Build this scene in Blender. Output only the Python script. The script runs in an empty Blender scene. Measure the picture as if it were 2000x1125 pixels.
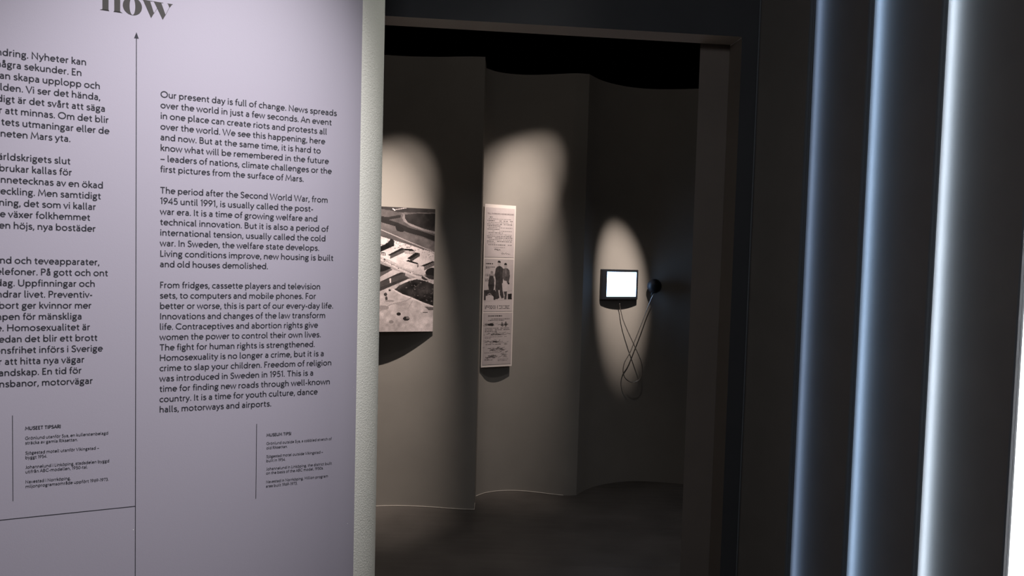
import bpy, bmesh, math, random
import numpy as np
from mathutils import Vector, Matrix

random.seed(7)
rng = np.random.default_rng(11)
S = bpy.context.scene
COL = S.collection

# ------------------------------------------------------------------ camera
FPX, PITCH, ROLL = 1244.0, math.atan(52 / 1244.0), 0.0269
F_ = Vector((0, math.cos(PITCH), -math.sin(PITCH)))
U0 = Vector((0, math.sin(PITCH), math.cos(PITCH)))
R0 = Vector((1, 0, 0))
R_ = R0 * math.cos(ROLL) + U0 * math.sin(ROLL)
U_ = U0 * math.cos(ROLL) - R0 * math.sin(ROLL)
cam_d = bpy.data.cameras.new('camera')
cam = bpy.data.objects.new('camera', cam_d)
COL.objects.link(cam)
cam.matrix_world = Matrix(((R_.x, U_.x, -F_.x, 0), (R_.y, U_.y, -F_.y, 0), (R_.z, U_.z, -F_.z, 1.5), (0, 0, 0, 1)))
cam_d.sensor_fit = 'HORIZONTAL'
cam_d.sensor_width = 36.0
cam_d.lens = 36.0 * FPX / 2000.0
cam_d.clip_start = 0.05
S.camera = cam

# ------------------------------------------------------------------ world, exposure, lamps
S.view_settings.view_transform = 'Standard'
S.view_settings.look = 'None'
S.view_settings.gamma = 1.0
S.view_settings.use_curve_mapping = False
S.view_settings.exposure = 0.0
wd = bpy.data.worlds.new('world')
S.world = wd
wd.use_nodes = True
wd.node_tree.nodes['Background'].inputs[0].default_value = (0.5, 0.5, 0.6, 1)
wd.node_tree.nodes['Background'].inputs[1].default_value = 0.0


def spot(name, loc, target, power, deg, blend, color, radius=0.03, squeeze=1.0):
    l = bpy.data.lights.new(name, 'SPOT')
    l.energy = power
    l.spot_size = math.radians(deg)
    l.spot_blend = blend
    l.color = color
    l.shadow_soft_size = radius
    o = bpy.data.objects.new(name, l)
    COL.objects.link(o)
    o.location = loc
    o.rotation_euler = (Vector(target) - Vector(loc)).to_track_quat('-Z', 'Y').to_euler()
    o.scale = (squeeze, 1, 1)      # oval beam of a spread lens
    return o


def area(name, loc, target, power, sx, sy, color):
    l = bpy.data.lights.new(name, 'AREA')
    l.shape = 'RECTANGLE'
    l.size, l.size_y, l.energy, l.color = sx, sy, power, color
    o = bpy.data.objects.new(name, l)
    COL.objects.link(o)
    o.location = loc
    o.rotation_euler = (Vector(target) - Vector(loc)).to_track_quat('-Z', 'Y').to_euler()
    return o


WARM = (1.0, 0.87, 0.77)
spot('text_wall_spot', (0.053, 0.607, 3.2), (-0.8305, 1.3124, 1.33), 358, 40.5, 1.0, (0.985, 0.97, 1.0), 0.06)
spot('return_fill', (0.72, 1.72, 3.12), (-0.36, 1.62, 1.55), 40, 40, 1.0, (0.98, 1.0, 0.96), 0.05)  # unseen fill added to brighten the rounded end of the text wall
spot('photo_spot', (-0.30, 2.81, 3.25), (-0.86, 3.79, 1.02), 400, 40, 0.95, WARM, 0.012, 0.62)
spot('photo_top_fill', (-0.30, 2.81, 3.25), (-0.75, 3.79, 1.80), 160, 21, 1.0, WARM, 0.012, 1.05)  # extra beam added to broaden the top of the light pool
spot('leaflet_spot', (0.50, 3.17, 3.25), (0.01, 4.09, 1.34), 190, 40, 1.0, WARM, 0.012, 0.46)
spot('leaflet_top_fill', (0.50, 3.17, 3.25), (0.02, 4.08, 1.98), 150, 21, 1.0, WARM, 0.012, 1.1)  # added to square off the top of the leaflet beam
spot('screen_spot', (0.813, 3.026, 3.17), (0.724, 4.31, 1.33), 480, 17.5, 1.0, WARM, 0.012, 0.70)
spot('far_room_downlight', (0.55, 2.75, 3.2), (0.45, 2.75, 0.0), 50, 80, 1.0, (1.0, 0.95, 0.92), 0.05)
area('far_room_fill', (0.3, 2.35, 3.05), (0.3, 4.1, 2.9), 1.3, 1.8, 0.3, (1.0, 0.93, 0.85))  # added fill that lifts the unlit upper bays, no such fitting known
area('near_room_fill', (0.2, -1.6, 3.1), (0.2, 1.0, 1.0), 13, 1.2, 0.8, (0.88, 0.94, 1.0))  # unseen fill behind the camera, added to lift dark panels and doorway wall

# ------------------------------------------------------------------ materials


def mat(name, col, rough=0.7, spec=0.3, bump=0.0, bscale=200.0, var=0.0, vscale=8.0, metal=0.0, emit=None, estr=0.0):
    m = bpy.data.materials.new(name)
    m.use_nodes = True
    nt = m.node_tree
    b = nt.nodes['Principled BSDF']
    b.inputs['Base Color'].default_value = (*col, 1)
    b.inputs['Roughness'].default_value = rough
    b.inputs['Specular IOR Level'].default_value = spec
    b.inputs['Metallic'].default_value = metal
    if emit:
        b.inputs['Emission Color'].default_value = (*emit, 1)
        b.inputs['Emission Strength'].default_value = estr
    tc = nt.nodes.new('ShaderNodeTexCoord')
    if var > 0:
        n = nt.nodes.new('ShaderNodeTexNoise')
        n.inputs['Scale'].default_value = vscale
        n.inputs['Detail'].default_value = 6
        nt.links.new(tc.outputs['Object'], n.inputs['Vector'])
        mr = nt.nodes.new('ShaderNodeMapRange')
        mr.inputs['From Min'].default_value = 0.3
        mr.inputs['From Max'].default_value = 0.7
        mr.inputs['To Min'].default_value = 1 - var
        mr.inputs['To Max'].default_value = 1 + var
        nt.links.new(n.outputs['Fac'], mr.inputs['Value'])
        mx = nt.nodes.new('ShaderNodeMix')
        mx.data_type = 'RGBA'
        mx.blend_type = 'MULTIPLY'
        mx.inputs['Factor'].default_value = 1.0
        mx.inputs['A'].default_value = (*col, 1)
        nt.links.new(mr.outputs['Result'], mx.inputs['B'])
        nt.links.new(mx.outputs['Result'], b.inputs['Base Color'])
    if bump > 0:
        n2 = nt.nodes.new('ShaderNodeTexNoise')
        n2.inputs['Scale'].default_value = bscale
        n2.inputs['Detail'].default_value = 4
        nt.links.new(tc.outputs['Object'], n2.inputs['Vector'])
        bp = nt.nodes.new('ShaderNodeBump')
        bp.inputs['Strength'].default_value = bump
        bp.inputs['Distance'].default_value = 0.002
        nt.links.new(n2.outputs['Fac'], bp.inputs['Height'])
        nt.links.new(bp.outputs['Normal'], b.inputs['Normal'])
    return m


M_LILAC = mat('lilac_print', (0.36, 0.328, 0.385), 0.55, 0.25, 0.05, 500)
M_INK = mat('dark_ink', (0.035, 0.034, 0.042), 0.6, 0.2)
M_INK_HEAD = mat('heading_ink', (0.055, 0.050, 0.048), 0.6, 0.2)
M_OFFWHITE = mat('offwhite_paint', (0.78, 0.755, 0.68), 0.75, 0.2, 0.55, 260)
M_GREY = mat('grey_wall_paint', (0.30, 0.278, 0.256), 0.8, 0.15, 0.12, 300, 0.04, 5)
M_CHAR = mat('charcoal_paint', (0.085, 0.083, 0.090), 0.7, 0.2, 0.1, 300, 0.05, 6)
M_JAMB = mat('brown_grey_paint', (0.26, 0.212, 0.187), 0.75, 0.15, 0.1, 300, 0.05, 6)
M_PANEL = mat('dark_panel_laminate', (0.235, 0.207, 0.194), 0.55, 0.2, 0.04, 400, 0.04, 9)
M_EDGE = mat('panel_edge', (0.20, 0.21, 0.23), 0.5, 0.3)
M_CEIL = mat('black_ceiling', (0.004, 0.004, 0.004), 0.9, 0.0)
M_BLACK = mat('black_plastic', (0.012, 0.013, 0.016), 0.5, 0.35)
M_BEZEL = mat('black_bezel', (0.015, 0.017, 0.022), 0.4, 0.5)
M_STEEL = mat('steel_cable', (0.45, 0.42, 0.40), 0.3, 0.5, metal=0.9)
M_WHITEEDGE = mat('white_board', (0.76, 0.68, 0.65), 0.6, 0.2)
M_CHIP = mat('chipped_plaster', (0.75, 0.73, 0.74), 0.8, 0.1)
M_SCREEN = mat('lit_screen', (0.02, 0.02, 0.02), 0.4, 0.3, emit=(0.36, 0.60, 1.0), estr=10.0)
M_SCREENTXT = mat('screen_text', (0.02, 0.02, 0.02), 0.4, 0.3, emit=(0.85, 0.95, 1.0), estr=0.80)


def mat_floor():
    m = mat('dark_concrete', (0.085, 0.076, 0.070), 0.38, 0.35, 0.15, 40, 0.25, 3)
    nt = m.node_tree
    b = nt.nodes['Principled BSDF']
    tc = nt.nodes.new('ShaderNodeTexCoord')
    mp = nt.nodes.new('ShaderNodeMapping')
    mp.inputs['Rotation'].default_value = (0, 0, 0.25)
    mp.inputs['Scale'].default_value = (1.2, 14, 1)
    nt.links.new(tc.outputs['Object'], mp.inputs['Vector'])
    n = nt.nodes.new('ShaderNodeTexNoise')
    n.inputs['Scale'].default_value = 2.0
    n.inputs['Detail'].default_value = 6
    nt.links.new(mp.outputs['Vector'], n.inputs['Vector'])
    mr = nt.nodes.new('ShaderNodeMapRange')
    mr.inputs['From Min'].default_value = 0.35
    mr.inputs['From Max'].default_value = 0.7
    mr.inputs['To Min'].default_value = 0.48
    mr.inputs['To Max'].default_value = 0.30
    nt.links.new(n.outputs['Fac'], mr.inputs['Value'])
    nt.links.new(mr.outputs['Result'], b.inputs['Roughness'])
    return m


def mat_vcol(name, rough=0.5):
    m = bpy.data.materials.new(name)
    m.use_nodes = True
    nt = m.node_tree
    b = nt.nodes['Principled BSDF']
    b.inputs['Roughness'].default_value = rough
    b.inputs['Specular IOR Level'].default_value = 0.2
    a = nt.nodes.new('ShaderNodeVertexColor')
    a.layer_name = 'print'
    nt.links.new(a.outputs['Color'], b.inputs['Base Color'])
    return m


M_FLOOR = mat_floor()
M_PRINT = mat_vcol('printed_picture')


def mat_led(i, strength, col):
    return mat('led_light_%d' % i, (0.1, 0.1, 0.1), 0.5, 0.2, emit=col, estr=strength)


# ------------------------------------------------------------------ mesh helpers


def mesh_obj(name, verts, faces, m, parent=None, smooth=False, loc=None):
    me = bpy.data.meshes.new(name)
    me.from_pydata([tuple(v) for v in verts], [], faces)
    me.update()
    if m:
        me.materials.append(m)
    if smooth:
        for p in me.polygons:
            p.use_smooth = True
    o = bpy.data.objects.new(name, me)
    COL.objects.link(o)
    if parent:
        o.parent = parent
    if loc is not None:
        o.location = loc
    return o


def empty(name, loc, rot=None):
    o = bpy.data.objects.new(name, None)
    COL.objects.link(o)
    o.location = loc
    o.empty_display_size = 0.05
    if rot is not None:
        o.rotation_euler = rot
    return o


def tag(o, label, cat, group=None):
    o['label'] = label
    o['category'] = cat
    if group:
        o['group'] = group
    return o


def struct(o):
    o['kind'] = 'structure'
    return o


def prism(poly, z0, z1):
    n = len(poly)
    v = [(x, y, z0) for x, y in poly] + [(x, y, z1) for x, y in poly]
    f = [(i, (i + 1) % n, n + (i + 1) % n, n + i) for i in range(n)]
    f += [tuple(reversed(range(n))), tuple(range(n, 2 * n))]
    return v, f


def fix_normals(o):
    bm = bmesh.new()
    bm.from_mesh(o.data)
    bmesh.ops.recalc_face_normals(bm, faces=bm.faces)
    bm.to_mesh(o.data)
    bm.free()
    return o


def bevel(o, w, seg=2):
    md = o.modifiers.new('bevel', 'BEVEL')
    md.width = w
    md.segments = seg
    md.limit_method = 'ANGLE'
    return o


def box_v(x0, x1, y0, y1, z0, z1):
    v = [(x, y, z) for z in (z0, z1) for y in (y0, y1) for x in (x0, x1)]
    f = [(0, 2, 3, 1), (4, 5, 7, 6), (0, 1, 5, 4), (2, 6, 7, 3), (0, 4, 6, 2), (1, 3, 7, 5)]
    return v, f


def join(*parts):
    V, Fc = [], []
    for v, f in parts:
        k = len(V)
        V += list(v)
        Fc += [tuple(i + k for i in q) for q in f]
    return V, Fc


def tube(path, r, seg=8):
    pts = [Vector(p) for p in path]
    V, Fc = [], []
    prev = None
    for i, p in enumerate(pts):
        t = (pts[min(i + 1, len(pts) - 1)] - pts[max(i - 1, 0)]).normalized()
        a = prev if prev is not None else Vector((0, 1, 0.01))
        a = (a - t * a.dot(t)).normalized()
        prev = a
        b = t.cross(a)
        for k in range(seg):
            th = 2 * math.pi * k / seg
            V.append(p + a * (r * math.cos(th)) + b * (r * math.sin(th)))
    for i in range(len(pts) - 1):
        for k in range(seg):
            Fc.append((i * seg + k, i * seg + (k + 1) % seg, (i + 1) * seg + (k + 1) % seg, (i + 1) * seg + k))
    Fc.append(tuple(reversed(range(seg))))
    Fc.append(tuple((len(pts) - 1) * seg + k for k in range(seg)))
    return V, Fc


def catmull(P, n=8):
    P = [np.array(p, float) for p in P]
    Q = [2 * P[0] - P[1]] + P + [2 * P[-1] - P[-2]]
    out = []
    for i in range(1, len(Q) - 2):
        for k in range(n):
            t = k / n
            a, b, c, d = Q[i - 1], Q[i], Q[i + 1], Q[i + 2]
            out.append(0.5 * (2 * b + (c - a) * t + (2 * a - 5 * b + 4 * c - d) * t * t + (3 * b - a - 3 * c + d) * t ** 3))
    out.append(P[-1])
    return out


def lathe(prof, seg=28):
    V, Fc = [], []
    for r, h in prof:
        for k in range(seg):
            th = 2 * math.pi * k / seg
            V.append((r * math.cos(th), h, r * math.sin(th)))
    for i in range(len(prof) - 1):
        for k in range(seg):
            Fc.append((i * seg + k, (i + 1) * seg + k, (i + 1) * seg + (k + 1) % seg, i * seg + (k + 1) % seg))
    Fc.append(tuple(range(seg)))
    Fc.append(tuple(reversed([(len(prof) - 1) * seg + k for k in range(seg)])))
    return V, Fc


# ------------------------------------------------------------------ room shell
HC = 3.3
fl = struct(fix_normals(mesh_obj('floor', *box_v(-4, 4, -3, 6.0, -0.1, 0.0), M_FLOOR)))
struct(fix_normals(mesh_obj('ceiling', *box_v(-4, 4, -3, 6.0, HC, HC + 0.1), M_CEIL)))

# left wall that carries the text, with its return into the doorway
A = Vector((-0.3644, 1.5, 0))
TD = Vector((0.92766, 0.37342, 0)).normalized()
TN = Vector((TD.y, -TD.x, 0))
FARU = -2.3
RHO, UARC = 0.129, -0.055                  # the wall ends in a rounded nose


def nose(u, off=0.0):
    """point at arc length u along the face, off metres proud of it, in wall coordinates (along, depth)"""
    if u <= UARC:
        return (u, -off)
    th = (u - UARC) / RHO
    return (UARC + (RHO + off) * math.sin(th), RHO - (RHO + off) * math.cos(th))


def wall_xy(q):
    p = A + TD * q[0] - TN * q[1]
    return (p.x, p.y)


p_far = A + TD * FARU
foot = [wall_xy(nose(UARC + RHO * math.radians(d))) for d in range(0, 97, 4)]
foot += [(-0.43, 1.96), (-0.60, 1.96), (p_far.x - TN.x * 0.26, p_far.y - TN.y * 0.26), (p_far.x, p_far.y)]
wl = struct(fix_normals(mesh_obj('wall_left', *prism(foot, 0, HC), M_OFFWHITE)))
for p in wl.data.polygons:
    p.use_smooth = True
wl.data.set_sharp_from_angle(angle=math.radians(20))

# doorway wall: front layer (lintel and right post) and a rear layer narrowing the opening
DS = 0.0854


def door_y(x, off=0.0):
    return 1.973 + DS * x + off


LZ = 2.224
XR = 0.7015
XC = 0.7585
TH = 0.077
lint = prism([(-0.43, door_y(-0.43)), (XC + 0.001, door_y(XC + 0.001)), (XC + 0.001, door_y(XC + 0.001, TH)), (-0.43, door_y(-0.43, TH))], LZ, HC)
post = prism([(XR, door_y(XR)), (XC + 0.001, door_y(XC + 0.001)), (XC + 0.001, door_y(XC + 0.001, TH)), (XR - 0.012, door_y(XR - 0.012, TH))], 0, LZ)
wd_ = struct(fix_normals(mesh_obj('wall_doorway', *join(lint, post), M_CHAR)))
wd_.data.materials.append(mat('soffit_bounce_tone', (0.66, 0.57, 0.51), 0.8, 0.1))  # underside coloured paler to stand in for light bounced up from below
wd_.data.materials.append(M_JAMB)
for p in wd_.data.polygons:
    if p.normal.z < -0.9 and p.center.z > 1:
        p.material_index = 1
    elif p.normal.x < -0.9 and p.center.x > 0:
        p.material_index = 2
rear = prism([(0.591, door_y(0.591, TH + 0.002)), (1.15, door_y(1.15, TH + 0.002)), (1.15, door_y(1.15, TH + 0.1)), (0.635, door_y(0.635, TH + 0.1))], 0, HC)
struct(fix_normals(mesh_obj('wall_doorway_jamb', *rear, M_JAMB)))
# pale bead of filler in the upper corner of the opening and along the corner with the panels
bead = tube([(0.690, door_y(0.690, TH - 0.004), LZ - 0.003), (XR - 0.001, door_y(XR - 0.001, 0.004), LZ - 0.003)], 0.0016, 6)
struct(mesh_obj('trim_1', *bead, M_WHITEEDGE))
cb = tube([(XC - 0.0035, door_y(XC) - 0.003, 0.0), (XC - 0.0035, door_y(XC) - 0.003, HC)], 0.0022, 6)
struct(mesh_obj('trim_2', *cb, M_EDGE))

# far wall of shallow curved bays
bay1 = [(-1.45, 3.02), (-1.32, 3.22), (-1.2, 3.42), (-1.1, 3.555), (-1.0, 3.665), (-0.9, 3.74), (-0.8, 3.783), (-0.68, 3.802), (-0.56, 3.804), (-0.45, 3.797), (-0.347, 3.785), (-0.268, 3.776)]
fin1 = [(-0.192, 3.776), (-0.197, 3.99)]
bay2 = [(-0.19, 4.0), (-0.143, 4.052), (-0.08, 4.088), (-0.01, 4.107), (0.06, 4.112), (0.14, 4.104), (0.22, 4.086), (0.30, 4.064), (0.366, 4.050)]
fin2 = [(0.452, 4.062)]
bay3 = [(0.495, 4.125), (0.54, 4.182), (0.60, 4.238), (0.67, 4.285), (0.75, 4.325), (0.84, 4.352), (0.94, 4.362), (1.04, 4.355), (1.14, 4.340), (1.24, 4.315), (1.34, 4.27), (1.44, 4.19), (1.52, 4.05), (1.58, 3.85)]
line = [tuple(q) for q in catmull(bay1, 6)] + fin1 + [tuple(q) for q in catmull(bay2, 6)] + [tuple(q) for q in catmull([bay2[-1]] + [(0.41, 4.054)] + fin2, 2)][1:] + [tuple(q) for q in catmull([fin2[-1]] + bay3, 6)][1:]
HW = 2.69
nL = len(line)
V, Fc = [], []
for x, y in line:
    V += [(x, y, 0.0), (x, y, HW), (x, y + 0.10, HW), (x, y + 0.10, 0.0)]
for i in range(nL - 1):
    a, b = i * 4, i * 4 + 4
    for k in range(4):
        k2 = (k + 1) % 4
        Fc.append((a + k, a + k2, b + k2, b + k))
Fc += [(3, 2, 1, 0), ((nL - 1) * 4, (nL - 1) * 4 + 1, (nL - 1) * 4 + 2, (nL - 1) * 4 + 3)]
fw = struct(fix_normals(mesh_obj('wall_far', V, Fc, M_GREY)))
me = fw.data
for p in me.polygons:
    p.use_smooth = True
me.set_sharp_from_angle(angle=math.radians(28))

base = tube([(x, y - 0.004, 0.003) for x, y in line[24:] if x < 0.37], 0.0026, 6)
struct(mesh_obj('trim_3', *base, mat('sealant', (0.50, 0.46, 0.42), 0.6, 0.2), None, True))

# ------------------------------------------------------------------ light-slot wall on the right
E0 = Vector((0.8395, 1.853, 0))
WDIR = Vector((0.3597, -0.9331, 0)).normalized()
WN = Vector((-WDIR.y, WDIR.x, 0))          # pointing away from the room
PITCHW = 0.1946


def wp(s, n, z=0.0):
    q = E0 + WDIR * s + WN * n
    return (q.x, q.y, z)


def wprism(pts, z0, z1):
    return prism([wp(s, n)[:2] for s, n in pts], z0, z1)


words = ['beside the doorway, before the first glowing slot', 'second from the doorway, between the two dim slots', 'third from the doorway, between the dim and the bright slot', 'fourth from the doorway, after the brightest full slot', 'nearest the camera, at the right edge', 'beyond the right edge of the photo']
LED = [0.0, 9.6, 19.5, 28.0, 240.0, 240.0]
LEDC = [None, (0.41, 0.63, 1.0), (0.42, 0.66, 1.0), (0.62, 0.81, 1.0), (0.80, 0.91, 1.0), (0.80, 0.91, 1.0)]
LEDS = [-0.0216, -0.0186, -0.0162, -0.0136, -0.0130]
for i in range(5):
    s1 = i * PITCHW
    s0 = (i - 1) * PITCHW - 0.035
    n0 = 0.0450
    if i == 0:
        s0, n0 = -0.2010, -0.009
    root = empty('cladding_panel', wp(s1, 0, 0))
    inv = root.location.copy()

    def loc(vf):
        return [Vector(v) - inv for v in vf[0]], vf[1]
    ne = -0.009
    # board: front face runs from the recessed start to the proud end
    bd = wprism([(s0, n0), (s1 - 0.004, ne), (s1 - 0.004, ne + 0.009), (s1 - 0.016, ne + 0.009), (s0, n0 + 0.012)], 0, 3.2)
    o = fix_normals(mesh_obj('board', *loc(bd), M_PANEL, root))
    lip = join(wprism([(s1 - 0.004, ne), (s1, ne), (s1, ne + 0.0085), (s1 - 0.004, ne + 0.0085)], 0, 3.2),
               wprism([(s1 - 0.004, ne + 0.0095), (s1, ne + 0.0095), (s1, ne + 0.0165), (s1 - 0.004, ne + 0.0165)], 0, 3.2))
    fix_normals(mesh_obj('edge_trim', *loc(lip), M_EDGE, root))
    lc = (s1 + LEDS[i], 0.024)                 # slim lamp held behind the edge, aimed at the start of the next panel
    tx, tn = 0.87 * 0.003, -0.5 * 0.003
    led = wprism([(lc[0] - 0.010, 0.002), (lc[0] + 0.002, 0.002), (lc[0] + tx, lc[1] + tn), (lc[0] - tx, lc[1] - tn), (lc[0] - 0.010, lc[1] - tn)], 0.02, 3.18)
    lo = mesh_obj('led_strip', *loc(led), M_BLACK, root)
    lo.data.materials.append(mat_led(i, LED[i + 1], LEDC[i + 1]))
    lo.data.polygons[2].material_index = 1
    fix_normals(lo)
    tag(root, 'dark brown vertical wall panel ' + words[i], 'wall panel', 'dark panels of the light-slot wall')

# ------------------------------------------------------------------ lettering: a single-weight stroke alphabet


def arc(cx, cy, rx, ry, a0, a1, n=None):
    n = n or max(4, int(abs(a1 - a0) / 18))
    return [(cx + rx * math.cos(math.radians(a0 + (a1 - a0) * k / n)), cy + ry * math.sin(math.radians(a0 + (a1 - a0) * k / n))) for k in range(n + 1)]


def ell(cx, cy, rx, ry):
    return arc(cx, cy, rx, ry, 0, 360, 22)


def sp(*P):
    return [tuple(q) for q in catmull(P, 4)]


def dot(x, y, r=7.2):
    return ('dot', x, y, r)


X = 69.0
CY, RY = 34.5, 30.0
G = {}
G[' '] = (26, [])
bowl_a = [(48, 40), (30, 39)] + arc(27, 22, 16, 17, 100, 270, 9) + [(36, 6.5), (43, 10.5), (48, 17)]
G['a'] = (62, [sp((13, 58), (20, 63), (29, 64.5), (38, 62), (46, 54), (48, 44)) + [(48, 0)], bowl_a])
G['b'] = (76, [[(13, 105), (13, 0)], ell(40, CY, 25.5, RY)])
G['c'] = (61, [arc(38, CY, 28, RY, 50, 310)])
G['d'] = (76, [[(63, 105), (63, 0)], ell(36, CY, 25.5, RY)])
G['e'] = (70, [[(10, 36)] + [(62, 36)] + arc(36, CY, 27, RY, 4, 316)])
G['f'] = (40, [[(19, 0), (19, 82)] + arc(34, 84, 15, 15.5, 180, 62), [(4, 63), (37, 63)]])
G['g'] = (66, [ell(31, 45, 20, 19), [(46, 59), (52, 64), (63, 65)], sp((20, 29), (13, 21), (15, 12), (28, 8), (45, 5), (55, -4), (52, -17), (40, -24), (25, -25), (12, -20), (9, -10), (15, 0), (25, 6))])
G['h'] = (71, [[(13, 105), (13, 0)], arc(35.5, 41, 22.5, 23.5, 180, 0) + [(58, 0)]])
G['i'] = (27, [[(13.5, X), (13.5, 0)], dot(13.5, 92)])
G['j'] = (27, [[(14, X), (14, -10)] + arc(0, -11, 14, 13, 0, -85), dot(14, 92)])
G['k'] = (60, [[(13, 105), (13, 0)], [(52, X), (17, 36)], [(25, 42), (56, 0)]])
G['l'] = (32, [[(13, 105), (13, 15)] + arc(23, 15, 10, 10, 180, 285)])
G['m'] = (107, [[(13, X), (13, 0)], arc(33.5, 42, 20.5, 22.5, 180, 0) + [(54, 0)], arc(74, 42, 20, 22.5, 180, 0) + [(94, 0)]])
G['n'] = (71, [[(13, X), (13, 0)], arc(35.5, 41, 22.5, 23.5, 180, 0) + [(58, 0)]])
G['o'] = (77, [ell(38.5, CY, 29, RY)])
G['p'] = (76, [[(13, X), (13, -29)], ell(40, CY, 25.5, RY)])
G['q'] = (76, [[(63, X), (63, -29)], ell(36, CY, 25.5, RY)])
G['r'] = (44, [[(13, X), (13, 0)], arc(32, 45, 19, 19, 180, 66)])
G['s'] = (55, [sp((46, 57), (38, 63), (28, 64.5), (16, 60), (13, 50), (20, 41), (34, 34), (45, 26), (46, 14), (37, 6), (24, 4.5), (8, 12))])
G['t'] = (46, [[(20, 86), (20, 20)] + arc(34, 19, 14, 14, 180, 295), [(5, 63), (41, 63)]])
G['u'] = (71, [[(13, X), (13, 28)] + arc(35.5, 28, 22.5, 23.5, 180, 360), [(58, X), (58, 0)]])
G['v'] = (60, [[(4, X), (30, 3), (56, X)]])
G['w'] = (92, [[(4, X), (25, 3), (46, X - 3), (67, 3), (88, X)]])
G['x'] = (60, [[(6, X), (54, 0)], [(54, X), (6, 0)]])
G['y'] = (62, [[(5, X), (32, 4)], [(58, X), (32, 4), (24, -14), (18, -21), (8, -24)]])
G['z'] = (58, [[(7, 64), (50, 64), (8, 5), (52, 5)]])
G['A'] = (78, [[(3, 0), (39, 99), (75, 0)], [(17, 33), (61, 33)]])
G['B'] = (74, [[(14, 0), (14, 95), (38, 95)] + arc(38, 74.5, 19, 20.5, 90, -90) + [(14, 54)], [(38, 54)] + arc(40, 29.5, 23, 24.5, 90, -90) + [(14, 5)]])
G['C'] = (94, [arc(54, 50, 45, 45, 44, 316, 16)])
G['D'] = (92, [[(14, 5), (14, 95), (38, 95)] + arc(38, 50, 45, 45, 90, -90) + [(14, 5)]])
G['E'] = (62, [[(55, 95), (14, 95), (14, 5), (56, 5)], [(14, 52), (48, 52)]])
G['F'] = (58, [[(54, 95), (14, 95), (14, 0)], [(14, 50), (47, 50)]])
G['G'] = (102, [arc(54, 50, 45, 45, 44, 330, 16) + [(93, 46), (62, 46)]])
G['H'] = (92, [[(14, 100), (14, 0)], [(78, 100), (78, 0)], [(14, 51), (78, 51)]])
G['I'] = (30, [[(15, 100), (15, 0)]])
G['J'] = (46, [[(33, 100), (33, 22)] + arc(16, 22, 17, 17, 0, -110)])
G['K'] = (76, [[(14, 100), (14, 0)], [(66, 100), (16, 48)], [(28, 58), (72, 0)]])
G['L'] = (58, [[(14, 100), (14, 5), (54, 5)]])
G['M'] = (106, [[(9, 0), (20, 98), (53, 22), (86, 98), (97, 0)]])
G['N'] = (92, [[(14, 0), (14, 96), (78, 4), (78, 100)]])
G['O'] = (108, [ell(54, 50, 45, 45)])
G['P'] = (68, [[(14, 0), (14, 95), (38, 95)] + arc(38, 71, 22, 24, 90, -90) + [(14, 47)]])
G['R'] = (72, [[(14, 0), (14, 95), (38, 95)] + arc(38, 71, 22, 24, 90, -90) + [(14, 47)], [(34, 47), (66, 0)]])
G['S'] = (68, [sp((57, 85), (47, 94), (34, 96), (19, 89), (15, 74), (25, 60), (40, 51), (55, 40), (58, 22), (48, 8), (32, 4), (8, 17))])
G['T'] = (74, [[(4, 95), (70, 95)], [(37, 95), (37, 0)]])
G['U'] = (88, [[(13, 100), (13, 36)] + arc(44, 36, 31, 31.5, 180, 360) + [(75, 100)]])
G['V'] = (78, [[(3, 100), (39, 2), (75, 100)]])
G['W'] = (122, [[(4, 100), (33, 2), (61, 97), (89, 2), (118, 100)]])
G['0'] = (68, [ell(34, 50, 25, 45)])
G['1'] = (42, [[(7, 84), (26, 97), (26, 0)]])
G['3'] = (64, [sp((11, 86), (25, 95), (42, 91), (48, 76), (41, 60), (24, 54)), sp((24, 54), (43, 51), (53, 34), (47, 12), (30, 4.5), (9, 13))])
G['4'] = (68, [[(48, 0), (48, 97), (6, 27), (64, 27)]])
G['5'] = (64, [[(52, 95), (19, 95), (15, 55)] + sp((15, 55), (31, 60), (48, 52), (55, 33), (48, 12), (30, 4.5), (9, 12))])
G['6'] = (68, [ell(35, 31, 25, 26.5), [(50, 99), (24, 62), (12, 42)]])
G['7'] = (60, [[(5, 95), (54, 95), (20, 0)]])
G['9'] = (68, [ell(33, 69, 25, 26.5), [(56, 58), (44, 38), (18, 1)]])
G['.'] = (25, [dot(12, 6.5)])
G[','] = (25, [dot(12, 6.5), [(14, 6), (6, -15)]])
G['-'] = (40, [[(5, 34), (35, 34)]])
G['–'] = (68, [[(5, 34), (63, 34)]])
G['!'] = (27, [[(13, 100), (13, 30)], dot(13, 6.5, 8.5)])
G['ä'] = (62, G['a'][1] + [dot(18, 88, 6.8), dot(42, 88, 6.8)])
G['å'] = (62, G['a'][1] + [ell(31, 90, 10, 10)])
G['ö'] = (77, G['o'][1] + [dot(26, 88, 6.8), dot(51, 88, 6.8)])


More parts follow.
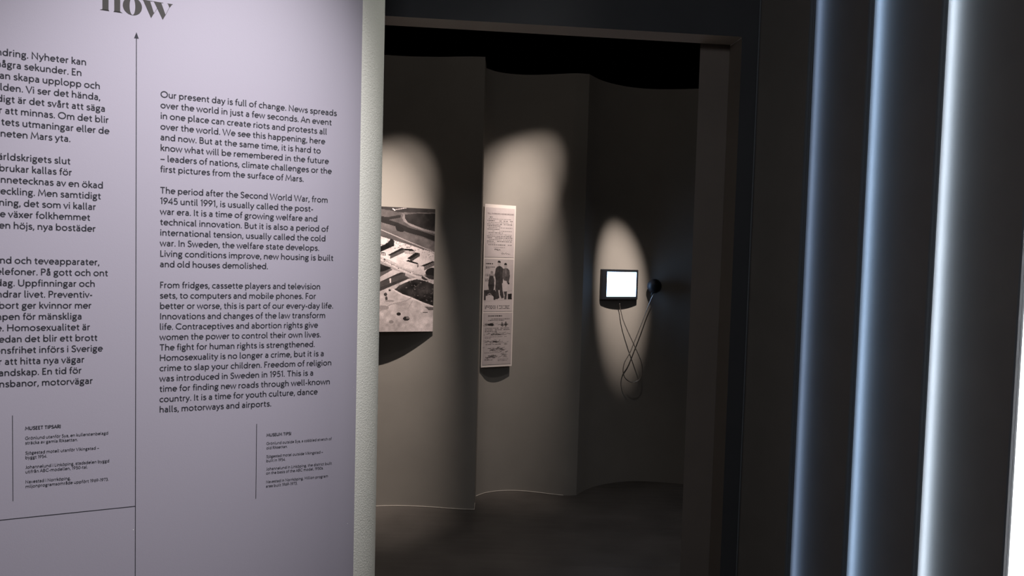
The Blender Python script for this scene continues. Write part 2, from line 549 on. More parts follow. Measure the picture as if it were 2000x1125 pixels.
def ribbon(pts, w, V, Fc, T):
    pts = [np.array(p, float) for p in pts]
    keep = [pts[0]]
    for p in pts[1:]:
        if np.hypot(*(p - keep[-1])) > 1e-4:
            keep.append(p)
    pts = keep
    closed = len(pts) > 3 and np.hypot(*(pts[0] - pts[-1])) < 1e-3
    runs = []
    n = len(pts)
    if closed:
        pts = pts[:-1]
        n -= 1
    L, Rr = [], []
    k = len(V)
    sharp = []
    for i in range(n):
        if closed:
            d0, d1 = pts[i] - pts[i - 1], pts[(i + 1) % n] - pts[i]
        else:
            d0 = pts[i] - pts[max(i - 1, 0)] if i > 0 else pts[1] - pts[0]
            d1 = pts[i + 1] - pts[i] if i < n - 1 else d0
        d0, d1 = d0 / np.hypot(*d0), d1 / np.hypot(*d1)
        n0, n1 = np.array([-d0[1], d0[0]]), np.array([-d1[1], d1[0]])
        m = n0 + n1
        lm = np.hypot(*m)
        c = lm / 2
        if c < 0.5:          # very sharp: limit the mitre
            m = m / max(lm, 1e-6) / 0.5
        else:
            m = m / lm / c
        V.append(T(pts[i] + m * w / 2))
        V.append(T(pts[i] - m * w / 2))
    cnt = n if closed else n - 1
    for i in range(cnt):
        a, b = k + 2 * i, k + 2 * ((i + 1) % n)
        Fc.append((a + 1, b + 1, b, a))


def disc(cx, cy, r, V, Fc, T, n=12):
    k = len(V)
    for i in range(n):
        V.append(T(np.array([cx + r * math.cos(2 * math.pi * i / n), cy + r * math.sin(2 * math.pi * i / n)])))
    Fc.append(tuple(range(k, k + n)))


TRACK = 2.0


def text_width(t):
    return sum(G[c][0] + TRACK for c in t) - TRACK


def set_line(t, u0, u1, v, cap, V, Fc, place, weight=15.0, anchor='L'):
    """lay one line between u0 and u1 (metres along the wall), baseline v, capital height cap."""
    k = cap / 100.0
    first, last = G[t[0]], G[t[-1]]
    nat = (text_width(t) - 12) * k
    if u0 is None:
        sx = set_line.avg
        u0 = u1 - nat * sx
    else:
        sx = (u1 - u0) / nat
        set_line.log.append((round(sx, 3), t))
    u = u0 - 6 * k * sx
    for c in t:
        adv, strokes = G[c]
        for s in strokes:
            T = lambda q, u=u: place(u + q[0] * k * sx, v + q[1] * k)
            if isinstance(s, tuple) and s[0] == 'dot':
                disc(s[1], s[2], s[3] * weight / 13.0, V, Fc, T)
            else:
                ribbon(s, weight, V, Fc, T)
        u += (adv + TRACK) * k * sx


set_line.avg = 1.0
set_line.log = []

# ------------------------------------------------------------------ printed text wall
us = [FARU + 0.02, -1.5, -0.9, -0.5, -0.2] + list(np.linspace(UARC, UARC + RHO * math.radians(26.5), 12))
V = []
for u in us:
    for off in (0.0002, 0.0014):
        x, y = nose(u, off)
        V += [(x, y, 0.0), (x, y, HC - 0.02)]
Fc = []
for i in range(len(us) - 1):
    a, b = 4 * i, 4 * i + 4
    Fc += [(a + 2, b + 2, b + 3, a + 3), (a + 1, b + 1, b, a), (a, b, b + 2, a + 2), (a + 3, b + 3, b + 1, a + 1)]
Fc += [(0, 2, 3, 1), (4 * len(us) - 4, 4 * len(us) - 3, 4 * len(us) - 1, 4 * len(us) - 2)]
panel = mesh_obj('text_panel', V, Fc, M_LILAC)
fix_normals(panel)
for p in panel.data.polygons:
    p.use_smooth = True
panel.data.set_sharp_from_angle(angle=math.radians(25))
panel.matrix_world = Matrix(((TD.x, -TN.x, 0, A.x), (TD.y, -TN.y, 0, A.y), (0, 0, 1, 0), (0, 0, 0, 1)))
tag(panel, 'lilac printed text wall with Swedish and English columns of dark lettering left of the doorway', 'text panel')
INKY = -0.0018


def place(u, v):
    x, y = nose(u, -INKY)
    return (x, y, v)


def text_part(name, lines, cap, weight=15.0, m=None):
    V, Fc = [], []
    for t, u0, u1, v in lines:
        set_line(t, u0, u1, v, cap, V, Fc, place, weight)
    return mesh_obj(name, V, Fc, m or M_INK, panel)


LEAD = 0.02216
UL = -0.4100
eng1 = [('Our present day is full of change. News spreads', -.0538), ('over the world in just a few seconds. An event', -.0648), ('in one place can create riots and protests all', -.0750), ('over the world. We see this happening, here', -.0787), ('and now. But at the same time, it is hard to', -.0880), ('know what will be remembered in the future', -.0700), ('– leaders of nations, climate challenges or the', -.0632), ('first pictures from the surface of Mars.', -.1240)]
eng2 = [('The period after the Second World War, from', -.0708), ('1945 until 1991, is usually called the post-', -.1026), ('war era. It is a time of growing welfare and', -.0931), ('technical innovation. But it is also a period of', -.0686), ('international tension, usually called the cold', -.0744), ('war. In Sweden, the welfare state develops.', -.0882), ('Living conditions improve, new housing is built', -.0566), ('and old houses demolished.', -.1976)]
eng3 = [('From fridges, cassette players and television', -.0844), ('sets, to computers and mobile phones. For', -.0941), ('better or worse, this is part of our every-day life.', -.0552), ('Innovations and changes of the law transform', -.0724), ('life. Contraceptives and abortion rights give', -.0888), ('women the power to control their own lives.', -.0818), ('The fight for human rights is strengthened.', -.0948), ('Homosexuality is no longer a crime, but it is a', -.0744), ('crime to slap your children. Freedom of religion', -.0571), ('was introduced in Sweden in 1951. This is a', -.0972), ('time for finding new roads through well-known', -.0598), ('country. It is a time for youth culture, dance', -.0875), ('halls, motorways and airports.', -.1875)]
V0 = 1.8228
CAP = 0.0131
row = 0
for block in (eng1, eng2, eng3):
    lines = []
    for t, u1 in block:
        lines.append((t, UL, u1, V0 - LEAD * row))
        row += 1
    row += 1
    text_part('english_paragraph', lines, CAP)
set_line.avg = sum(a for a, b in set_line.log) / len(set_line.log)
print('AVG', set_line.avg, [a for a, b in set_line.log])
swe1 = [('förändring. Nyheter kan', -.5426), ('några sekunder. En', -.5505), ('kan skapa upplopp och', -.5189), ('världen. Vi ser det hända,', -.5184), ('samtidigt är det svårt att säga', -.5101), ('för att minnas. Om det blir', -.5041), ('tets utmaningar eller de', -.5029), ('planeten Mars yta.', -.5695)]
swe2 = [('världskrigets slut', -.5698), ('brukar kallas för', -.5674), ('kännetecknas av en ökad', -.5137), ('utveckling. Men samtidigt', -.5176), ('ning, det som vi kallar', -.5263), ('e växer folkhemmet', -.5362), ('en höjs, nya bostäder', -.5268)]
swe3 = [('nd och teveapparater,', -.5200), ('telefoner. På gott och ont', -.5051), ('dag. Uppfinningar och', -.5279), ('förändrar livet. Preventiv-', -.5324), ('abort ger kvinnor mer', -.5341), ('kampen för mänskliga', -.5508), ('e. Homosexualitet är', -.5366), ('medan det blir ett brott', -.5237), ('religionsfrihet införs i Sverige', -.5145), ('för att hitta nya vägar', -.5465), ('landskap. En tid för', -.5514), ('nsbanor, motorvägar', -.5320)]
for block, v0 in ((swe1, 1.8703), (swe2, 1.6706), (swe3, 1.4695)):
    text_part('swedish_paragraph', [(t, None, u1, v0 - LEAD * k) for k, (t, u1) in enumerate(block)], CAP)

TCAP = 0.0063
text_part('tip_heading', [('MUSEET TIPSAR!', -.6463, -.5871, 1.1378)], 0.0066, 20)
text_part('tip_text', [('Grönlund utanför Sya, en kullerstenbelagd', -.6463, -.5042, 1.1181), ('sträcka av gamla Riksettan.', -.6463, -.5577, 1.1086), ('Sjögestad motell utanför Vikingstad –', -.6463, -.5205, 1.0882), ('byggt 1954.', -.6463, -.6101, 1.0790), ('Johannelund i Linköping, stadsdelen byggd', -.6463, -.5023, 1.0594), ('utifrån ABC-modellen, 1950-tal.', -.6463, -.5404, 1.0502), ('Navestad i Norrköping,', -.6463, -.5703, 1.0298), ('miljonprogramsområde uppfört 1969-1973.', -.6463, -.5034, 1.0204)], TCAP, 13)
text_part('tip_heading', [('MUSEUM TIPS!', -.1963, -.1440, 1.0892)], 0.0066, 20)
text_part('tip_text', [('Grönlund outside Sya, a cobbled stretch of', -.1963, -.0540, 1.0701), ('old Riksettan.', -.1963, -.1514, 1.0601), ('Sjögestad motel outside Vikingstad –', -.1963, -.0730, 1.0403), ('built in 1954.', -.1963, -.1552, 1.0306), ('Johannelund in Linköping, the district built', -.1963, -.0528, 1.0117), ('on the basis of the ABC model, 1950s.', -.1963, -.0715, 1.0022), ('Navestad in Norrköping, Million program', -.1963, -.0608, .9822), ('area built 1969-1973.', -.1963, -.1288, .9723)], TCAP, 13)


def flat(name, polys, m, parent=panel):
    V, Fc = [], []
    for P in polys:
        k = len(V)
        V += [place(u, v) for u, v in P]
        Fc.append(tuple(range(k, k + len(P))))
    return mesh_obj(name, V, Fc, m, parent)


def bar(u0, v0, u1, v1, w):
    d = np.array([u1 - u0, v1 - v0])
    d = d / np.hypot(*d)
    q = np.array([-d[1], d[0]]) * w / 2
    a, b = np.array([u0, v0]), np.array([u1, v1])
    return [tuple(a - q), tuple(b - q), tuple(b + q), tuple(a + q)]


flat('rule_line', [bar(-.6671, 1.1685, -.6671, .9962, .0011)], M_INK)
flat('rule_line', [bar(-.2176, 1.1197, -.2176, .9491, .0013)], M_INK)
flat('timeline_line', [bar(-2.2, .9603, -.4548, .9603, .0013)], M_INK)
flat('timeline_arrow', [bar(-.4546, 0.02, -.4546, 1.938, .0014), [(-.4587, 1.9372), (-.4505, 1.9372), (-.4546, 1.9497)]], M_INK)
# heavy high-contrast heading letters
bl, xh = 1.9842, 0.0335


def strip(outer, inner):
    """quads between two point lists of equal length"""
    return [[outer[i], outer[i + 1], inner[i + 1], inner[i]] for i in range(len(outer) - 1)]


H = []
nl0, nl1, nr0, nr1 = -.5144, -.5039, -.4938, -.4835
H += [bar((nl0 + nl1) / 2, bl, (nl0 + nl1) / 2, bl + xh, nl1 - nl0), bar((nr0 + nr1) / 2, bl, (nr0 + nr1) / 2, bl + xh * .72, nr1 - nr0)]
H += [[(nl0 - .0045, bl), (nl1 + .0015, bl), (nl1, bl + .0022), (nl0, bl + .0022)], [(nr0 - .0015, bl), (nr1 + .0042, bl), (nr1, bl + .0022), (nr0, bl + .0022)]]
H += [[(nl0 - .0045, bl + xh), (nl0 - .0045, bl + xh - .0006), (nl0, bl + xh - .0016), (nl1, bl + xh)]]
oa = [(nr1 - (nr1 - nl1) * .5 + (nr1 - nl1) * .5 * math.cos(t), bl + xh * .72 + xh * .29 * math.sin(t)) for t in np.linspace(0, math.pi * .86, 12)]
ia = [(nr0 - (nr0 - nl1) * .5 + (nr0 - nl1) * .5 * math.cos(t), bl + xh * .72 + xh * .26 * math.sin(t)) for t in np.linspace(0, math.pi * .86, 12)]
H += strip(oa, ia)
oc = (-.4618, bl + xh * .5)
for sgn in (1, -1):
    tt = np.linspace(-math.pi / 2, math.pi / 2, 16)
    H += strip([(oc[0] + sgn * .0171 * math.cos(t), oc[1] + (xh * .5 + .0014) * math.sin(t)) for t in tt], [(oc[0] + sgn * .0051 * math.cos(t), oc[1] + (xh * .5 + .0009) * math.sin(t)) for t in tt])
wt = bl + xh * .97
wb = bl - .0016
H += [[(-.4428, wt), (-.4302, wt), (-.4230, bl + .0090), (-.4282, wb)], [(-.4230, wt), (-.4098, wt), (-.4018, bl + .0090), (-.4070, wb)]]
H += [bar(-.4230, bl + .0090, -.4175, bl + .0195, .0004), bar(-.4018, bl + .0090, -.3945, bl + .0265, .0005)]
H += [[(-.4475, wt), (-.4475, wt + .0007), (-.4255, wt + .0007), (-.4255, wt)], [(-.4248, wt), (-.4248, wt + .0007), (-.4062, wt + .0007), (-.4062, wt)], [(-.3985, wt), (-.3985, wt + .0007), (-.3885, wt + .0007), (-.3885, wt)], [(-.3972, wt), (-.3898, wt), (-.3942, bl + .0255), (-.3948, bl + .0255)]]
flat('heading_lettering', H, M_INK_HEAD)
# chips and scuffs at the printed sheet
flat('plaster_chip', [[(-.4595, .9092), (-.4578, .9085), (-.4570, .9105), (-.4588, .9112)]], M_CHIP)
for u, v, s in ((-.014, .862, .0022), (-.010, 1.452, .0014), (-.0035, 1.25, .0016), (-.0035, 1.19, .0016), (-.29, .951, .0012)):
    flat('plaster_chip', [[(u, v), (u + s, v - s * .5), (u + s * .9, v + s * .2), (u + .2 * s, v + s * .5)]], M_CHIP)


# ------------------------------------------------------------------ printed pictures (colour per vertex on a fine grid)


class Raster:
    def __init__(s, w, h, base, k=1.0):
        s.w, s.h, s.k = w, h, k
        s.a = np.full((h, w), base, float)
        s.x, s.y = np.meshgrid((np.arange(w) + .5), (np.arange(h) + .5))

    def poly(s, P, val, noise=0.0):
        P = np.array(P, float)
        ins = np.zeros((s.h, s.w), bool)
        n = len(P)
        for i in range(n):
            x0, y0 = P[i]
            x1, y1 = P[(i + 1) % n]
            if abs(y1 - y0) < 1e-9:
                continue
            c = ((y0 > s.y) != (y1 > s.y)) & (s.x < (x1 - x0) * (s.y - y0) / (y1 - y0) + x0)
            ins ^= c
        s.put(ins, val, noise)

    def put(s, ins, val, noise=0.0):
        s.a[ins] = val
        if noise:
            s.a[ins] += s.cloud()[ins] * noise

    def cloud(s):
        out = np.zeros((s.h, s.w))
        for k, amp in ((3, .5), (7, .6), (16, .6), (40, .5)):
            gh, gw = max(2, int(k * s.h / s.w)), k
            g = rng.normal(size=(gh + 2, gw + 2))
            yy, xx = s.y / s.h * gh, s.x / s.w * gw
            y0, x0 = yy.astype(int), xx.astype(int)
            fy, fx = yy - y0, xx - x0
            out += amp * (g[y0, x0] * (1 - fy) * (1 - fx) + g[y0 + 1, x0] * fy * (1 - fx) + g[y0, x0 + 1] * (1 - fy) * fx + g[y0 + 1, x0 + 1] * fy * fx)
        return out

    def ell(s, cx, cy, rx, ry, val, noise=0.0):
        s.put(((s.x - cx) / (rx * s.k)) ** 2 + ((s.y - cy) / (ry * s.k)) ** 2 < 1, val, noise)

    def line(s, P, w, val):
        for (x0, y0), (x1, y1) in zip(P[:-1], P[1:]):
            dx, dy = x1 - x0, y1 - y0
            t = np.clip(((s.x - x0) * dx + (s.y - y0) * dy) / (dx * dx + dy * dy + 1e-9), 0, 1)
            s.a[np.hypot(s.x - x0 - t * dx, s.y - y0 - t * dy) < w * s.k / 2] = val


def picture(name, R, w, h, y, parent, tint, x0=0.0, z0=0.0):
    """R is drawn top row first; quads w x h metres in the plane y, colours at the corners."""
    nx, ny = R.w, R.h
    xs, zs = x0 + np.linspace(0, w, nx + 1), z0 + np.linspace(h, 0, ny + 1)
    V = [(a, y, b) for b in zs for a in xs]
    Fc = [(j * (nx + 1) + i, (j + 1) * (nx + 1) + i, (j + 1) * (nx + 1) + i + 1, j * (nx + 1) + i + 1) for j in range(ny) for i in range(nx)]
    o = mesh_obj(name, V, Fc, M_PRINT, parent)
    ca = o.data.color_attributes.new('print', 'FLOAT_COLOR', 'CORNER')
    val = np.clip(R.a, 0.02, 1).reshape(-1)
    lin = val ** 2.2
    cols = np.ones((nx * ny, 4, 4), np.float32)
    for k in range(3):
        cols[:, :, k] = (lin * tint[k])[:, None]
    ca.data.foreach_set('color', cols.reshape(-1))
    return o


# --- aerial photograph
PR = Vector((-0.466, 3.786, 0))             # right edge against the bay wall
pdir = Vector((-0.30, -0.094, 0)).normalized()
PW, PH = 0.54, 0.727
PZ0 = 1.070
RW, RH = 200, 270
rs = Raster(RW, RH, .36, RW / 165.0)


def zx(x, y):
    """sketch coordinates -> raster"""
    xr = x + (y - 68) * 15 / 759.0
    yt = 90 - 22 * (412 - xr) / 337.0
    return (RW + (xr - 412) * (0.325 / PW) * RW / 342.0, (y - yt) / (827 - yt) * RH)


def zp(P):
    return [zx(*p) for p in P]


rs.a += rs.cloud() * .035
rs.poly(zp([(-200, 40), (420, 60), (420, 112), (160, 105), (75, 92), (-200, 80)]), .22, .03)
rs.poly(zp([(-200, 78), (75, 84), (130, 92), (205, 112), (190, 140), (75, 128), (-200, 110)]), .40, .03)
rs.poly(zp([(210, 122), (290, 114), (420, 118), (420, 226), (330, 205), (255, 175), (222, 148)]), .21, .035)
rs.poly(zp([(205, 112), (214, 124), (205, 140), (215, 160), (255, 188), (330, 216), (420, 242), (420, 228), (330, 204), (240, 168), (222, 140), (222, 118)]), .50, .03)
rs.line(zp([(-150, 95), (75, 135), (120, 142), (190, 130)]), 5, .20)
rs.line(zp([(-150, 120), (75, 150), (175, 182), (240, 212), (330, 238), (415, 268)]), 9, .19)
rs.line(zp([(170, 190), (200, 212)]), 10, .17)
rs.line(zp([(150, 84), (162, 92)]), 2, .85)
rs.line(zp([(160, 90), (235, 80)]), 1.2, .7)
rs.poly(zp([(-200, 150), (75, 162), (165, 190), (172, 218), (110, 222), (75, 205), (-200, 170)]), .42, .04)
rs.poly(zp([(150, 255), (172, 218), (240, 232), (420, 290), (420, 352), (300, 310)]), .37, .05)
rs.line(zp([(-150, 150), (70, 205), (150, 240), (240, 280), (415, 352)]), 1.6, .66)
rs.poly(zp([(-200, 190), (75, 248), (160, 275), (260, 305), (330, 330), (415, 352), (415, 450), (330, 490), (70, 370), (-200, 300)]), .84, .06)
for k in range(60):
    u = random.random()
    rs.ell(*zx(120 + 290 * u, 280 + 70 * u + random.uniform(-10, 40)), random.uniform(.6, 1.8), random.uniform(.5, 1), random.uniform(.45, .7))
rs.poly(zp([(-200, 300), (70, 368), (130, 395), (280, 470), (415, 500), (415, 530), (260, 505), (70, 412), (-200, 350)]), .62, .05)
rs.line(zp([(-150, 320), (70, 385), (180, 445), (290, 492), (415, 522)]), 3.5, .80)
rs.line(zp([(-150, 305), (70, 372), (170, 420), (280, 472), (415, 500)]), 1.5, .78)
for k in range(26):
    u = random.random()
    rs.ell(*zx(80 + 200 * u, 384 + 102 * u + random.choice((-6, 6))), 1.1, .7, random.choice((.15, .9)))


def block(roof, depth, rc=.2, fc=.74, win=True):
    a, b, c, d = roof
    rs.poly(zp([a, b, c, d]), rc, .02)
    rs.poly(zp([d, c, (c[0], c[1] + depth), (d[0], d[1] + depth)]), fc, .03)
    if win:
        n = max(4, int(abs(c[0] - d[0]) / 9))
        for r_ in (0.3, 0.7):
            for i in range(n):
                t = (i + .5) / n
                rs.ell(*zx(d[0] + (c[0] - d[0]) * t, d[1] + (c[1] - d[1]) * t + depth * r_), .8, .8, .3)


block([(66, 318), (118, 288), (156, 290), (70, 338)], 0)
rs.poly(zp([(70, 312), (120, 285), (140, 262), (160, 280), (156, 308), (70, 345)]), .18, .04)
block([(70, 262), (118, 276), (100, 300), (66, 300)], 0, .82)
block([(64, 340), (110, 348), (108, 352), (64, 346)], 16, .2, .78)
block([(118, 362), (205, 318), (222, 326), (132, 366)], 20, .17, .42)
rs.poly(zp([(118, 362), (132, 366), (132, 384), (120, 378)]), .86)
block([(222, 324), (268, 328), (286, 342), (222, 336)], 20, .16, .80)
block([(236, 384), (290, 348), (314, 354), (255, 390)], 18, .16, .28)
block([(228, 400), (245, 392), (306, 414), (300, 420)], 22, .16, .78)
block([(320, 430), (395, 402), (410, 404), (342, 434)], 24, .18, .50)
rs.poly(zp([(320, 430), (342, 434), (340, 460), (322, 452)]), .86)
rs.poly(zp([(60, 408), (100, 425), (142, 440), (100, 458), (60, 468)]), .17, .03)
block([(60, 520), (180, 466), (226, 472), (66, 528)], 26, .24, .34)
rs.poly(zp([(-200, 560), (60, 500), (150, 450), (200, 465), (60, 528), (-200, 640)]), .76, .04)
rs.poly(zp([(128, 505), (138, 502), (138, 530), (130, 532)]), .86)
rs.poly(zp([(60, 560), (228, 498), (244, 506), (60, 585)]), .30, .03)
rs.poly(zp([(-200, 700), (60, 585), (244, 508), (300, 500), (415, 520), (415, 840), (-200, 840)]), .76, .075)
rs.ell(*zx(392, 472), 12, 9, .17)
rs.ell(*zx(370, 502), 13, 5, .26)
rs.line(zp([(340, 492), (370, 512), (410, 520)]), 2.5, .72)
rs.poly(zp([(158, 572), (190, 545), (245, 522), (295, 510), (345, 520), (412, 545), (410, 676), (330, 648), (262, 618), (205, 598)]), .20, .07)
for k in range(70):
    x, y = random.uniform(180, 400), random.uniform(525, 660)
    if y < 560 + (x - 160) * .4:
        rs.ell(*zx(x, y), random.uniform(.5, 2), random.uniform(.4, 1), random.uniform(.3, .5))
rs.line(zp([(150, 570), (205, 602), (262, 622), (330, 652), (412, 682)]), 2.5, .88)
rs.poly(zp([(345, 676), (412, 682), (412, 700), (370, 698)]), .42, .05)
for x, y, a, b, c in ((232, 748, 6, 4, .2), (185, 720, 4, 3, .2), (240, 744, 3, 2, .5), (105, 600, 3, 3, .3), (110, 625, 2, 4, .3), (130, 575, 2, 2, .3), (140, 768, 4, 3, .55), (350, 712, 5, 1.2, .45), (130, 640, 8, 2, .6), (90, 680, 10, 4, .62), (200, 660, 9, 3, .64)):
    rs.ell(*zx(x, y), a, b, c)
rs.line(zp([(70, 700), (140, 660), (230, 640), (262, 622)]), 1.5, .62)
rs.line(zp([(240, 690), (270, 640)]), 1.2, .64)
rs.a *= 1 + rng.normal(size=rs.a.shape) * .035
rs.a = np.where(rs.a > .5, rs.a * 1.08, rs.a)
rs.a[:1, :] = .3
left = PR + pdir * PW
ph = empty('aerial_photograph', (left.x, left.y, PZ0), (0, 0, math.atan2(-pdir.y, -pdir.x)))
tag(ph, 'black and white aerial photograph of housing blocks mounted on the curved grey wall', 'photograph')
fix_normals(mesh_obj('backing_board', *box_v(0, PW, 0.001, 0.006, 0, PH), M_WHITEEDGE, ph))
picture('printed_photo', rs, PW, PH, 0.0, ph, (0.84, 0.73, 0.735))

# --- leaflet panel of three pages
Lp, Rp = Vector((-0.182, 3.985, 0)), Vector((0.012, 4.080, 0))
ldir = (Rp - Lp)
LW = ldir.length
ldir.normalize()
LH, LZ0 = 1.027, 0.827
lf = empty('leaflet_panel', (Lp.x, Lp.y, LZ0), (0, 0, math.atan2(ldir.y, ldir.x)))
tag(lf, 'tall narrow white panel of three printed leaflet pages on the curved grey wall', 'leaflet panel')
fix_normals(mesh_obj('backing_board', *box_v(0, LW, 0.001, 0.006, 0, LH), M_WHITEEDGE, lf))
QW = 120


def page(name, t0, t1, base):
    hh = int(QW * (t1 - t0) * LH / (LW * .93))
    r = Raster(QW, hh, base)
    r.a += r.cloud() * .012
    return r


def greek(r, x0, x1, y, val=.42, h=1.5, dens=.8):
    x = x0
    while x < x1 - 2:
        w = random.uniform(2.5, 9)
        if random.random() < dens + .1:
            e = min(x + w, x1)
            r.a[max(0, int(y - h / 2)):max(1, int(math.ceil(y + h / 2))), int(x):int(e)] = val + random.uniform(-.08, .08)
        x += w + random.uniform(1.2, 2.4)


def put_page(r, name, t0, t1):
    return picture(name, r, LW * .93, (t1 - t0) * LH, -0.0006, lf, (0.84, 0.735, 0.74), LW * .035, LH * (1 - t1))


p1 = page('a', .02, .322, .84)
H1 = p1.h
k_ = H1 / (.322 - .02)
yy = lambda t: (t - .02) * k_
for i in range(17):
    t = .078 + i * .0105
    if i in (0,):
        greek(p1, 8, 30, yy(t))
    elif i in (5, 7, 9, 15):
        greek(p1, 8 if i != 5 else 8, 8 + random.uniform(20, 70), yy(t), .48)
    else:
        greek(p1, 12 if i in (1, 6, 8, 10, 16) else 7, 112, yy(t), .48)
greek(p1, 36, 82, yy(.262), .5)
for k in range(26):
    p1.ell(50 + random.gauss(0, 5), yy(.2745) + random.gauss(0, 1.6), 1.2, 1.0, .3)
p1.line([(38, yy(.268)), (50, yy(.273)), (66, yy(.282))], 1, .6)
sig = [(68, yy(.300)), (72, yy(.292)), (71, yy(.303)), (76, yy(.297)), (79, yy(.302)), (84, yy(.298)), (87, yy(.292)), (88, yy(.302)), (93, yy(.298)), (97, yy(.301)), (104, yy(.3))]
p1.line(sig, 1.2, .35)
put_page(p1, 'letter_page', .02, .322)

p2 = page('b', .333, .655, .80)
k2 = p2.h / (.655 - .333)
y2 = lambda t: (t - .333) * k2


def zz2(x, y, low=False):
    """sketch coordinates of the enlarged leaflet -> page raster"""
    py = (560 if low else 390) + y / 6.25
    t = (py - 405.5) / 315.0
    xl = 170 - (py - 405) * .170 * 1.0
    xs = 920 + x / 6.25
    xl = 947.5 - (py - 405) * 8.4 / 315 + 2
    return ((xs - xl) / 57.0 * QW, y2(t))


def z2p(P, low=False):
    return [zz2(x, y, low) for x, y in P]


p2.poly([(0, y2(.60)), (QW, y2(.585)), (QW, y2(.655)), (0, y2(.655))], .84)
greek(p2, 5, 36, y2(.362), .25, 3, 1)
greek(p2, 5, 46, y2(.383), .4)
greek(p2, 5, 26, y2(.389), .4)
for t in (.428, .433, .438, .456, .462, .468):
    greek(p2, 4, 44, y2(t), .45)
# adult on the left of the pair
p2.poly(z2p([(318, 845), (345, 832), (372, 845), (396, 870), (394, 900), (388, 1000), (384, 1130), (292, 1130), (300, 1010), (288, 940), (300, 870)]), .30, .035)
p2.ell(*zz2(342, 808), 6.5, 9, .72)
p2.poly(z2p([(323, 795), (326, 776), (342, 768), (360, 778), (362, 797)]), .22)
p2.line(z2p([(345, 850), (345, 1120)]), 1.2, .2)
# adult on the right
p2.poly(z2p([(392, 872), (420, 858), (452, 866), (472, 890), (476, 960), (462, 1040), (440, 1050), (400, 1010), (378, 960)]), .38, .04)
p2.ell(*zz2(423, 836), 6.5, 8.5, .70)
p2.poly(z2p([(404, 822), (408, 803), (424, 795), (438, 806), (440, 824)]), .2)
p2.line(z2p([(425, 870), (428, 960)]), 1.2, .75)
p2.poly(z2p([(398, 1010), (436, 1018), (446, 1080), (448, 1130), (378, 1130), (384, 1060)]), .84, .02)
p2.ell(*zz2(460, 1046), 4, 4, .25)
# child
p2.poly(z2p([(222, 965), (245, 948), (270, 960), (282, 1010), (278, 1090), (268, 1130), (215, 1130), (208, 1070), (214, 1000)]), .26, .035)
p2.ell(*zz2(252, 930), 5.5, 8, .68)
p2.ell(*zz2(252, 912), 5.5, 5, .58)
# lower half: legs and luggage
p2.poly(z2p([(205, 0), (285, 0), (275, 60), (215, 60)], True), .25, .03)
p2.poly(z2p([(155, 66), (290, 62), (300, 90), (296, 184), (150, 188)], True), .32, .04)
p2.poly(z2p([(176, 190), (180, 140), (215, 124), (255, 130), (274, 150), (272, 190)], True), .82, .02)
p2.line(z2p([(200, 120), (225, 105), (245, 122)], True), 1.5, .75)
p2.poly(z2p([(295, 0), (370, 0), (350, 60), (330, 60), (345, 160), (318, 178), (288, 175), (300, 80)], True), .27, .03)
p2.poly(z2p([(352, 0), (378, 0), (400, 160), (372, 168), (350, 120)], True), .3, .03)
p2.poly(z2p([(378, -20), (446, -20), (440, 80), (385, 84)], True), .84, .02)
p2.poly(z2p([(400, 84), (440, 80), (432, 178), (404, 180), (410, 130)], True), .33, .03)
p2.poly(z2p([(452, 112), (500, 108), (500, 180), (450, 180)], True), .2, .03)
p2.line(z2p([(500, 70), (440, 84)], True), 2, .7)
for k in range(3):
    greek(p2, 5, 52, y2(.6335 + .008 * k - .012), .4)
    greek(p2, 63, 108, y2(.6335 + .008 * k - .012), .4)
p2.line([(57, y2(.618)), (57, y2(.640))], 1.3, .3)
put_page(p2, 'family_photo_page', .333, .655)

p3 = page('c', .664, .985, .78)
k3 = p3.h / (.985 - .664)
y3 = lambda t: (.684 + (t - .684) * 1.404 - .664) * k3
greek(p3, 20, 78, y3(.684), .25, 3.2, 1)
greek(p3, 20, 110, y3(.697), .45)
greek(p3, 20, 86, y3(.703), .45)


def scribble(cx, t, w, h, n=40, v=.3):
    cy = y3(t)
    for k in range(n):
        x, y = cx + random.gauss(0, w / 3.2), cy + random.gauss(0, h / 3)
        a = random.uniform(-.5, .5)
        l = random.uniform(2, 8)
        p3.line([(x - l * math.cos(a), y - l * math.sin(a) * .6), (x + l * math.cos(a), y + l * math.sin(a) * .6)], random.uniform(.8, 2), v + random.uniform(-.08, .25))


scribble(28, .722, 34, 8, 26)
p3.poly([(18, y3(.718)), (36, y3(.716)), (46, y3(.722)), (40, y3(.728)), (22, y3(.727))], .2)
scribble(88, .722, 30, 8, 26)
p3.line([(78, y3(.712)), (80, y3(.73))], 3, .2)
p3.line([(94, y3(.712)), (94, y3(.73))], 4, .2)
for t in (.738, .745, .752):
    greek(p3, 8, 110 if t < .75 else 62, y3(t), .45)
scribble(60, .764, 70, 8, 44)
greek(p3, 8, 108, y3(.776), .45)
greek(p3, 8, 36, y3(.782), .45)
scribble(46, .797, 50, 8, 34)
p3.line([(60, y3(.802)), (72, y3(.788)), (66, y3(.804)), (96, y3(.803)), (108, y3(.797))], 1, .4)
greek(p3, 8, 106, y3(.809), .45)
scribble(58, .83, 60, 12, 60)
greek(p3, 8, 100, y3(.846), .45)
scribble(38, .864, 40, 10, 40)
p3.line([(66, y3(.868)), (80, y3(.862)), (90, y3(.852)), (92, y3(.866)), (104, y3(.868))], 1.4, .4)
scribble(90, .86, 16, 8, 14, .45)
greek(p3, 8, 44, y3(.878), .45)
greek(p3, 64, 108, y3(.876), .45)
greek(p3, 64, 104, y3(.882), .45)
put_page(p3, 'instruction_page', .664, .985)
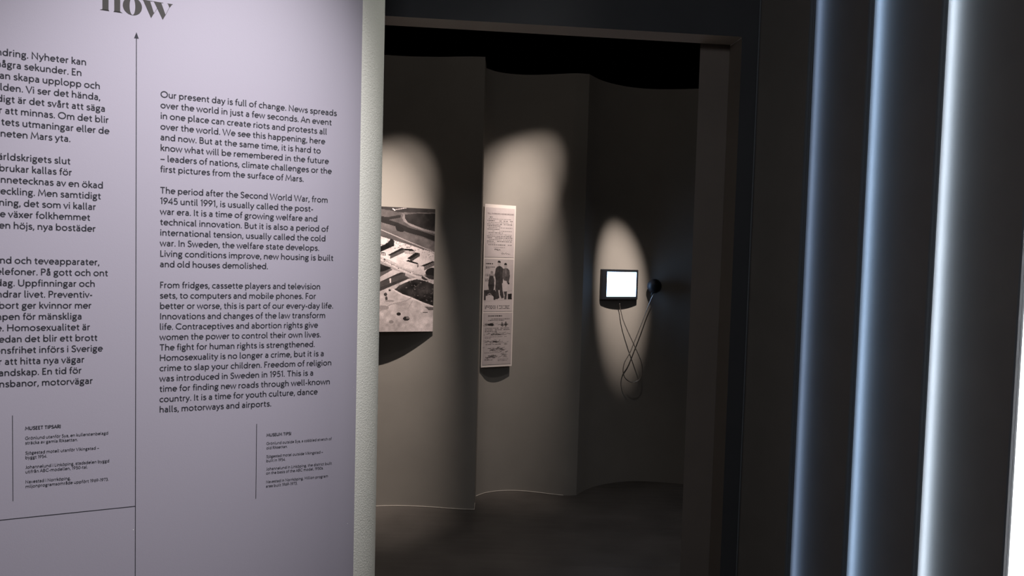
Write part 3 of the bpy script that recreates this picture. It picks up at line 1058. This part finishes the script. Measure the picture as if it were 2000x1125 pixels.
# title of the letter page in small lettering
V, Fc = [], []
set_line('TILL SVERIGES MEDBORGARE', LW * .09, LW * .93, LH * (1 - .0605), 0.0085, V, Fc, lambda u, v: (u, -0.0012, v), 14)
mesh_obj('title_lettering', V, Fc, mat('grey_ink', (0.16, 0.13, 0.13), 0.7, 0.1), lf)

# ------------------------------------------------------------------ touch screen with its ear speaker
SA = 0.44
scr = empty('touch_screen', (0.5886, 4.204, 1.262), (0, 0, SA))
tag(scr, 'small lit wall screen in a black case on the curved wall', 'screen')
SW, SH, SD = 0.296, 0.203, 0.018
cs = bevel(fix_normals(mesh_obj('case', *box_v(0, SW, 0, SD, 0, SH), M_BLACK, scr)), 0.004, 3)
bz = join(box_v(0.004, SW - 0.004, -0.004, 0.0, 0.004, 0.022), box_v(0.004, SW - 0.004, -0.004, 0.0, SH - 0.017, SH - 0.004),
          box_v(0.004, 0.042, -0.004, 0.0, 0.022, SH - 0.017), box_v(SW - 0.018, SW - 0.004, -0.004, 0.0, 0.022, SH - 0.017))
fix_normals(mesh_obj('bezel', *bz, M_BEZEL, scr))
dsp = fix_normals(mesh_obj('display', *box_v(0.042, SW - 0.018, -0.002, -0.0005, 0.022, SH - 0.017), M_SCREEN, scr))
V, Fc = [], []
for k, (a, b) in enumerate(((.096, .222), (.082, .232), (.080, .238), (.090, .222))):
    x = a
    while x < b:
        w = random.uniform(.006, .018)
        v, f = box_v(x, min(x + w, b), -0.0026, -0.0021, .142 - .0235 * k, .147 - .0235 * k)
        q = len(V)
        V += v
        Fc += [tuple(i + q for i in t) for t in f]
        x += w + .004
fix_normals(mesh_obj('screen_text', V, Fc, M_SCREENTXT, dsp))
fix_normals(mesh_obj('wall_bracket', *box_v(0.10, 0.19, SD, SD + 0.016, 0.05, 0.15), M_BLACK, scr))

ear = empty('ear_speaker', (0.966, 4.318, 1.358))
tag(ear, 'black round ear speaker hanging on the wall right of the lit screen', 'ear speaker')
ROT = Matrix.Rotation(math.radians(8), 4, 'Z')
prof = [(0.010, -0.034), (0.026, -0.031), (0.037, -0.024), (0.044, -0.012), (0.047, 0.0), (0.047, 0.010), (0.043, 0.014), (0.040, 0.020), (0.0, 0.020)]
mesh_obj('shell', *lathe(prof[:-1]), M_BLACK, ear, True)
ring = [(0.0475, -0.002), (0.0490, 0.001), (0.0490, 0.006), (0.0475, 0.009)]
mesh_obj('rim', *lathe(ring), M_BEZEL, ear, True)
fix_normals(mesh_obj('wall_hook', *box_v(-0.016, 0.016, 0.018, 0.052, -0.02, 0.02), M_BLACK, ear))
fix_normals(mesh_obj('cable_socket', *tube([(-0.012, 0.0, -0.040), (-0.017, 0.0, -0.062)], 0.006, 10), M_BLACK, ear))


def zc(x, y, d):
    """sketch pixel of the photo -> point at a stand-off d from the wall's mean plane in the bay"""
    px, py = 1140 + x / 5.625, 600 + y / 5.625
    dr = F_ * FPX + R_ * (px - 1000) - U_ * (py - 562.5)
    t = 4.33 + d
    q = Vector((0, 0, 1.5)) + dr * (t / dr.y)
    return q - ear.location


cp = [(765, -142, -.025), (705, 0, -.02), (640, 170, -.03), (560, 370, -.04), (508, 500, -.045), (452, 600, -.05), (433, 680, -.052), (440, 745, -.053), (470, 795, -.054), (530, 826, -.055), (600, 805, -.055), (638, 755, -.054), (645, 700, -.052), (628, 590, -.05), (560, 430, -.045), (480, 255, -.042), (430, 130, -.04), (402, 10, -.038), (394, -40, -.045)]
cpath = catmull([tuple(zc(*q)) for q in cp], 6)
mesh_obj('cable', *tube(cpath, 0.0031, 8), M_STEEL, ear, True)
